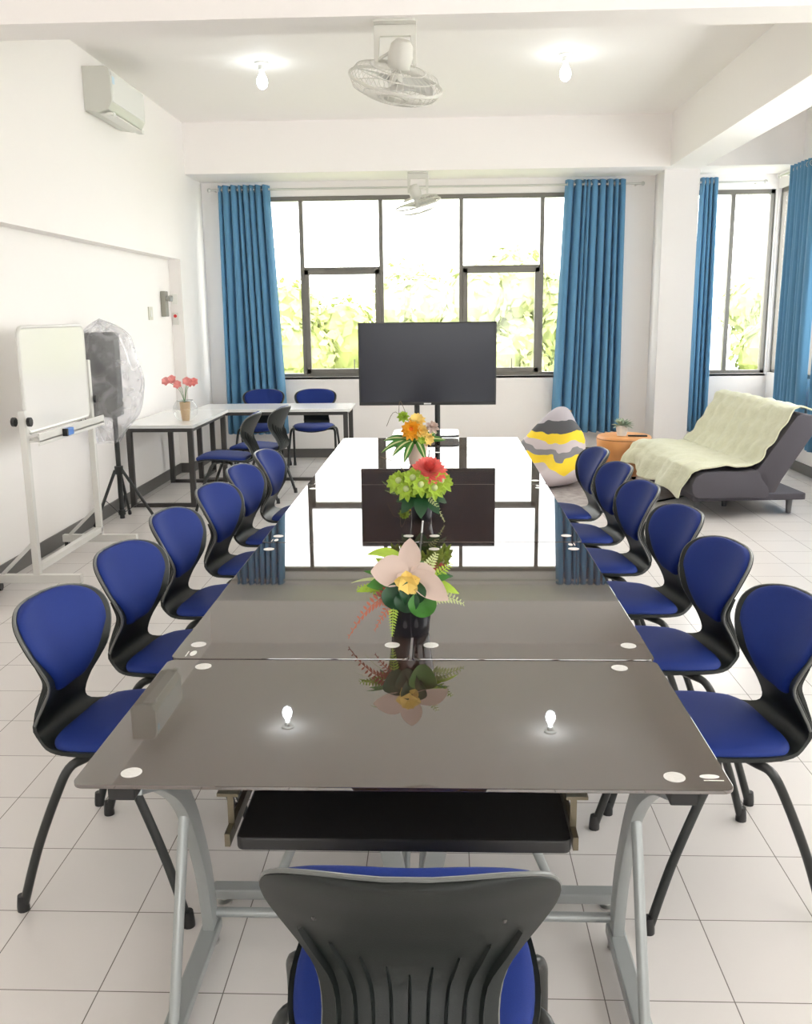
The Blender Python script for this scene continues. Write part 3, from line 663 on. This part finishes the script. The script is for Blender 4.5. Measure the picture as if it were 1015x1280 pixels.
def bag(u, v):
    a = 2*pi*u; z = -.20 + v*.90; sh = 1+.35*sin(pi*min(1, max(0, (1-v)*1.1)))*.5
    rx, ry = .155, .16
    q = 1/max(abs(cos(a)), abs(sin(a)))**.75
    nz = noise.noise(Vector((cos(a)*3, sin(a)*3, v*5)))*.018 + .010*sin(5*a+v*3)
    top = 1 if v < .86 else max(.0, 1-((v-.86)/.14)**2*1.0)
    bot = .45+.55*min(1, v/.22)
    R = (sh*top*bot); right = max(0, cos(a))*.10*sin(pi*min(1, (1-v)*1.0))
    return Vector((cos(a)*(rx*q*R+nz*top) + right, sin(a)*(ry*q*R+nz*top), z + .02*sin(3*a)*(v > .8)))
MB().grid(bag, 72, 40, True).build('plastic_bag', thin('clear crumpled plastic', (.93, .93, .95), .07, .3, .26), t, smooth=True)

# ------------------------------------------------------------------ wall fittings
t = thing('air_conditioner', 'white wall mounted air conditioner high on the left wall', 'air conditioner', (-2.58, 7.10, 3.03))
pf = [(0, .015), (.10, 0), (.175, .02), (.205, .07), (.205, .25), (.19, .30), (.16, .315), (0, .315)]
MB().prism(pf, 0, .78, Matrix(((1, 0, 0, 0), (0, 0, 1, 0), (0, 1, 0, 0), (0, 0, 0, 1)))).build('housing', M('air conditioner casing', (.62, .62, .57), .35), t, bevel=.006)
MB().box(.203, .2075, .02, .76, .075, .28).build('front_panel', M('air conditioner front', (.72, .73, .70), .25), t, bevel=.001)
MB().box(.10, .19, .03, .75, -.006, .004, None).build('air_flap', WPLAS, t, bevel=.002)
MB().box(.2075, .2085, .03, .08, .20, .25).build('energy_sticker', M('pale blue sticker', (.45, .6, .7), .5), t)
for y in (.04, .70): MB().box(.15, .20, y, y+.05, -.02, .01).build('flap_hinge', WPLAS, t, bevel=.004)
t = thing('emergency_light', 'small grey wall mounted emergency lamp beside the left pillar', 'emergency light', (-2.70, 9.12, 1.58))
MB().box(0, .05, -.05, .05, 0, .24).build('housing', M('grey lamp housing', (.30, .29, .25), .5), t, bevel=.008)
for y in (-.025, .03): MB().lathe([(.012, 0), (.028, .03), (.028, .045)], 14, (.05, y, .17), rot('Y', pi/2)).build('lamp_head', M('grey lamp head', (.35, .35, .32), .35), t, smooth=True)
t = thing('light_switch', 'cream switch plate on the left wall beside the emergency lamp', 'switch', (-2.70, 8.72, 1.55)); MB().box(0, .01, -.06, .06, 0, .12).build('plate', M('cream plate', (.66, .64, .55), .4), t, bevel=.003); MB().box(.01, .014, -.02, .02, .03, .09).build('rocker', WPLAS, t)
t = thing('alarm_button', 'small white wall box with a red button on the left pillar', 'alarm button', (-2.655, 9.42, 1.50)); MB().box(-.03, .03, -.02, 0, 0, .12).build('plate', WPLAS, t, bevel=.003); MB().lathe([(.016, 0), (.016, .012)], 12, (.0, -.02, .085), rot('X', pi/2)).build('button', M('red button', (.7, .05, .05), .4), t)
t = thing('wall_socket', 'small white outlet on the left pillar above the red button', 'socket', (-2.655, 9.42, 1.70)); MB().box(-.025, .025, -.015, 0, 0, .10).build('plate', WPLAS, t, bevel=.003)

# ceiling bulbs
BULB = M('lit bulb glass', (.9, .97, 1), .3, emit=22.)
for i, (x, y) in enumerate([(-1.37, 7.62), (.935, 7.56)]):
    t = thing('ceiling_bulb', ['bare lit bulb in a ceiling socket, left of the fan', 'bare lit bulb in a ceiling socket, right of the fan'][i], 'bulb', (x, y, ZC), 0, 'bare bulbs on the ceiling')
    MB().lathe([(.055, 0), (.055, -.012), (.03, -.02), (.024, -.055), (.0005, -.055)], 20, caps=False).build('socket', WPLAS, t, smooth=True)
    MB().lathe([(.014, -.055), (.018, -.075), (.038, -.115), (.042, -.145), (.032, -.175), (.012, -.19), (.0005, -.191)], 20, caps=False).build('bulb_glass', BULB, t, smooth=True)

# orbit fans
def fan(label, loc, drop, tilt_x, tilt_y, scale=1.):
    t = thing('ceiling_fan', label, 'fan', loc, 0, 'caged orbit fans under the beams')
    MB().prism(rrect(-.105, .105, -.07, .07, .02), -.012, 0).build('mounting_plate', FANW, t, bevel=.003)
    MB().tube([(.10*cos(a), .065*sin(a), -.002) for a in [pi+pi*k/12 for k in range(13)]], .003, 5).build('painted_gap_shadow', BLK, t)  # black half ring stands in for the shadow in the gap under the beam
    MB().prism([(-.105, -.012), (.105, -.012), (.105, -.20), (.085, -.20), (.075, -.065), (-.075, -.065), (-.085, -.20), (-.105, -.20)], -.012, .012, Matrix(((1, 0, 0, 0), (0, 0, 1, 0), (0, 1, 0, 0), (0, 0, 0, 1)))).build('bracket', FANW, t, bevel=.004)
    R = (rot('Y', tilt_y) @ rot('X', tilt_x)); c0 = Vector((0, .0, -drop))
    T = lambda p: R @ Vector(p) + c0
    MB().tube([(-.085, 0, -.17), T((-.03, 0, .15)), T((.03, 0, .15)), (.085, 0, -.17)], .008, 8).build('pivot_arm', FANW, t, smooth=True)
    m = MB(); m.lathe([(.0005, .20), (.035, .195), (.055, .17), (.062, .12), (.055, .07), (.04, .055), (.0005, .055)], 20, c0, R, caps=False); m.build('motor', M('cream motor casing', (.60, .59, .54), .4), t, smooth=True)
    cg = MB(); RR = .235
    for z, r_ in ((.0, RR), (.006, RR), (-.045, .21), (.045, .205), (-.07, .15), (.065, .14), (-.082, .07)):
        cg.tube([T((r_*cos(a), r_*sin(a), z)) for a in [2*pi*k/40 for k in range(40)]], .005 if r_ > .23 else .0022, 5, closed=True)
    for k in range(44):
        a = 2*pi*k/44; ca, sa = cos(a), sin(a)
        cg.tube([T((ca*r_, sa*r_, z)) for r_, z in ((.04, -.086), (.10, -.08), (.17, -.064), (.215, -.036), (RR, 0), (.205, .045), (.14, .065), (.06, .07))], .0014, 4)
    cg.build('wire_cage', FANW, t, smooth=True)
    MB().lathe([(.0005, -.092), (.04, -.09), (.045, -.084), (.0005, -.08)], 20, c0, R, caps=False).build('badge', FANW, t, smooth=True)
    MB().lathe([(.0005, -.035), (.03, -.03), (.034, .0), (.03, .05), (.0005, .055)], 16, c0, R, caps=False).build('hub', FANW, t, smooth=True)
    for k in range(3):
        b = MB()
        def bl(u, v, k=k):
            r_ = .03+.165*u; aa = 2*pi*k/3+.5 + (v-.5)*(.55+.75*u); return T((r_*cos(aa), r_*sin(aa), (v-.5)*.045))
        b.grid(bl, 8, 8).build('blade', M('pale fan blade', (.55, .55, .52), .35), t, smooth=True, solid=.003)
    return t
fan('caged white fan hanging from the near ceiling beam', (-.225, 4.97, 2.98), .275, radians(25), radians(14))
fan('caged white fan hanging from the far beam in front of the window', (-.235, 9.90, 2.98), .31, radians(14), radians(-14))

# ------------------------------------------------------------------ lounge corner
# rug
RUGM = M('mottled grey rug', (.38, .34, .33), .95, var=.55, vscale=14, bump=.6, bscale=160)
u = Vector((.77, .64)); v = Vector((-.64, .77)); A = Vector((.95, 7.08)); pts = [A, A+u*1.75, A+u*1.75+v*1.15, A+v*1.15]
t = thing('area_rug', 'mottled grey rug with a black edge on the floor in front of the sofa', 'rug', (A.x, A.y, 0))
MB().prism([(p.x-A.x, p.y-A.y) for p in pts], .0005, .008).build('pile', RUGM, t)
MB().bar((0, 0, .0045), (u.x*1.75, u.y*1.75, .0045), .02, .010).build('edge_binding', BLK, t)
# bean bag
def bean_mat():
    m = bpy.data.materials.new('patchwork bean bag cloth'); m.use_nodes = True; n, l = nt(m); p = n['Principled BSDF']; p.inputs['Roughness'].default_value = .85
    tc = n.new('ShaderNodeTexCoord'); sp = n.new('ShaderNodeSeparateXYZ'); l.new(tc.outputs['Object'], sp.inputs[0])
    def mth(op, a, b=None, c=None):
        x = n.new('ShaderNodeMath'); x.operation = op
        for i, q in enumerate((a, b, c)):
            if q is None: continue
            if isinstance(q, (int, float)): x.inputs[i].default_value = q
            else: l.new(q, x.inputs[i])
        return x.outputs[0]
    zig = mth('PINGPONG', mth('ADD', mth('ADD', sp.outputs[0], .78), mth('MULTIPLY', sp.outputs[1], .3)), .2)
    val = mth('ADD', sp.outputs[2], mth('MULTIPLY', zig, -.30))
    nz = n.new('ShaderNodeTexNoise'); nz.inputs['Scale'].default_value = 3.2; l.new(tc.outputs['Object'], nz.inputs['Vector'])
    val = mth('ADD', val, mth('MULTIPLY', mth('SUBTRACT', nz.outputs['Fac'], .5), .22))
    r = n.new('ShaderNodeValToRGB'); r.color_ramp.interpolation = 'CONSTANT'; e = r.color_ramp.elements
    W_, G_, Y_, D_, L_ = (.62, .54, .56, 1), (.25, .24, .26, 1), (.95, .68, .04, 1), (.10, .10, .11, 1), (.48, .44, .48, 1)
    stops = [(0, W_), (.04, D_), (.06, W_), (.25, Y_), (.34, G_), (.395, W_), (.45, Y_), (.52, D_), (.625, L_)]
    e[0].position = 0; e[0].color = D_; e[1].position = stops[0][0]+.001; e[1].color = stops[0][1]
    for po, co in stops[1:]: x = e.new(po); x.color = co
    l.new(mth('ADD', val, .09), r.inputs[0]); l.new(r.outputs[0], p.inputs['Base Color']); return m
t = thing('bean_bag', 'patchwork bean bag chair in pinkish grey, charcoal and yellow, beside the ottoman', 'bean bag', (.98, 8.62, .008))
def bean(u, v):
    a = 2*pi*u; e = pi*v; sx, cx = sin(e), cos(e)
    z = .5-.5*cx
    # body leans: low rounded front-left, tall peak at rear-right
    R = .46*(sin(e)**.65)*(1-.72*z**1.25)
    x = R*cos(a)*1.0; y = R*sin(a)*.95; hgt = .70
    zz = (1-(1-z)**1.1)*.0 + hgt*z
    px = x + .15*z*z; py = y + .24*z*z
    seat = math.exp(-((px+.14)**2+(py+.16)**2)/.05)*.42*z
    nn = noise.noise(Vector((px*5, py*5, zz*5)))*.03*sx
    return Vector((px+nn, py+nn, max(0, zz-seat + nn*.6)))
MB().grid(bean, 64, 40, True).build('fabric_body', bean_mat(), t, smooth=True)
MB().leaf((.22, .26, .64), (.3, -.6, .4), (0, -1, .3), .06, .035, .1).build('carry_tag', PETY, t)
# ottoman
ORG = M('tan orange leather', (.78, .37, .14), .45, bump=.1, bscale=200)
t = thing('ottoman_stool', 'round tan orange ottoman stool by the right curtain', 'ottoman', (1.76, 9.02, 0))
MB().lathe([(.0005, .035), (.19, .035), (.21, .05), (.235, .15), (.255, .30), (.262, .38), (.255, .405), (.24, .415), (.0005, .42)], 40, caps=False).build('body', ORG, t, smooth=True)
MB().tube([(.259*cos(a), .259*sin(a), .385) for a in [2*pi*k/48 for k in range(48)]], .005, 6, closed=True).build('piping', M('brown piping', (.35, .14, .05), .5), t, smooth=True)
for k in range(4): a = k*pi/2+.6; MB().lathe([(.018, 0), (.022, .037)], 10, (.15*cos(a), .15*sin(a), 0)).build('foot', BLK, t, smooth=True)
t = thing('potted_plant', 'small pale green plant in a white pot on the orange ottoman', 'plant', (1.72, 8.93, .42))
MB().lathe([(.0005, 0), (.045, 0), (.06, .10), (.054, .10), (.042, .01), (.0005, .01)], 20, caps=False).build('pot', M('white pot', (.75, .73, .72), .4), t, smooth=True)
m = MB(); rr = random.Random(5)
for k in range(60): a = rr.uniform(0, 2*pi); e = rr.uniform(.1, 1.3); m.leaf((cos(a)*.02, sin(a)*.02, .09), (cos(a)*cos(e), sin(a)*cos(e), sin(e)), (0, 0, 1), rr.uniform(.06, .13), .034, .25, .2, 3)
m.build('foliage', M('sage foliage', (.38, .46, .34), .6, var=.4, vscale=40), t, smooth=True)
e = MB().box(-.09, .09, -.022, .022, 0, .012).build('remote_control', BLK, bevel=.004); e.location = (1.86, 8.88, .4185); e.rotation_euler.z = -.1; tag(e, 'thin black remote lying on the orange ottoman beside the plant', 'remote control')
# sofa bed
t = thing('sofa_bed', 'low charcoal sofa bed with a reclined backrest, right of the table', 'sofa', (2.14, 7.86, .008), .08)
CHAR = M('charcoal sofa fabric', (.075, .07, .085), .85, var=.12, vscale=200, bump=.1, bscale=600)
LEGM = M('grey sofa leg', (.13, .13, .14), .4)
MB().prism(rrect(-.24, .66, -.66, .66, .03), .115, .165).build('base_platform', CHAR, t, bevel=.008)
for x, y in [(-.18, -.58), (.55, -.60), (.15, -.30), (-.18, .58), (.55, .60)]: MB().lathe([(.020, 0), (.026, .115)], 14, (x, y, 0)).build('leg', LEGM, t, smooth=True)
PM = Matrix(((1, 0, 0, 0), (0, 0, 1, 0), (0, 1, 0, 0), (0, 0, 0, 1)))
sp = [(-.30, .215), (-.28, .18), (-.24, .165), (.30, .165), (.31, .30), (.26, .385), (.1, .368), (-.10, .37), (-.22, .365), (-.28, .325), (-.305, .27)]
MB().prism(sp, -.80, .80, PM).build('seat', CHAR, t, bevel=.02, smooth=True)
bp_ = [(.19, .375), (.215, .31), (.30, .20), (.345, .20), (.39, .30), (.66, .73), (.655, .76), (.60, .79), (.50, .80), (.47, .785)]
MB().prism(bp_, -.80, .80, PM).build('backrest', CHAR, t, bevel=.02, smooth=True)
# blanket on the sofa
prof = crom([Vector(p).to_3d() for p in [(.60, .815), (.545, .832), (.485, .825), (.43, .75), (.34, .60), (.255, .465), (.195, .405), (.12, .392), (.02, .392), (-.10, .398), (-.235, .392), (-.31, .345), (-.365, .27), (-.395, .19)]], 6)
def blanket(u, v):
    q = v*(len(prof)-1); i = int(min(q, len(prof)-2)); p = prof[i].lerp(prof[i+1], q-i)
    y = -.79 + 1.60*u
    ed = 0
    if q > 50: y += .04*((q-50)/28)*(1-2*u); ed = (q-50)/28
    wr = noise.noise(Vector((p.x*4, y*6, p.y*4)))*.018 + .012*noise.noise(Vector((p.x*13, y*9+3, p.y*13)))
    rib = .013*abs(sin(y*15+sin(p.x*6)*.8)) + .006*sin(p.y*30+p.x*25+y*3)
    hang = .030*sin(y*11)*ed
    hem = .09*ed*noise.noise(Vector((y*3.1, 2.2, 0))) + .10*ed*max(0, 1-abs(u-.0)*5)*0
    lift = .012 + max(0, wr)+rib
    nx = -.8 if 12 < q < 38 or q > 62 else -.15
    return Vector((p.x+nx*lift-hang, y+wr*.6, p.y+lift*(.8 if q < 66 else .1)+hem))
BLK_ = M('pale sage quilted blanket', (.60, .60, .44), .9, sheen=.2, var=.1, vscale=30, bump=.35, bscale=45)
bo = MB().grid(blanket, 80, 79).build('sofa_blanket', BLK_, None, smooth=True, solid=.012); bo.location = (2.14, 7.86, .008); bo.rotation_euler.z = .08
tag(bo, 'pale sage green quilted blanket draped over the sofa bed', 'blanket')
# grey box edge at the far left
t = thing('storage_box', 'white box on a grey foot at the left picture edge, by the wall', 'box', (-2.60, 4.86, 0))
MB().box(-.09, .07, -.12, .10, .10, .175).build('body', WPLAS, t, bevel=.006); MB().box(-.085, .062, -.11, .06, 0, .10).build('grey_foot', M('grey plastic', (.22, .22, .21), .5), t, bevel=.004)
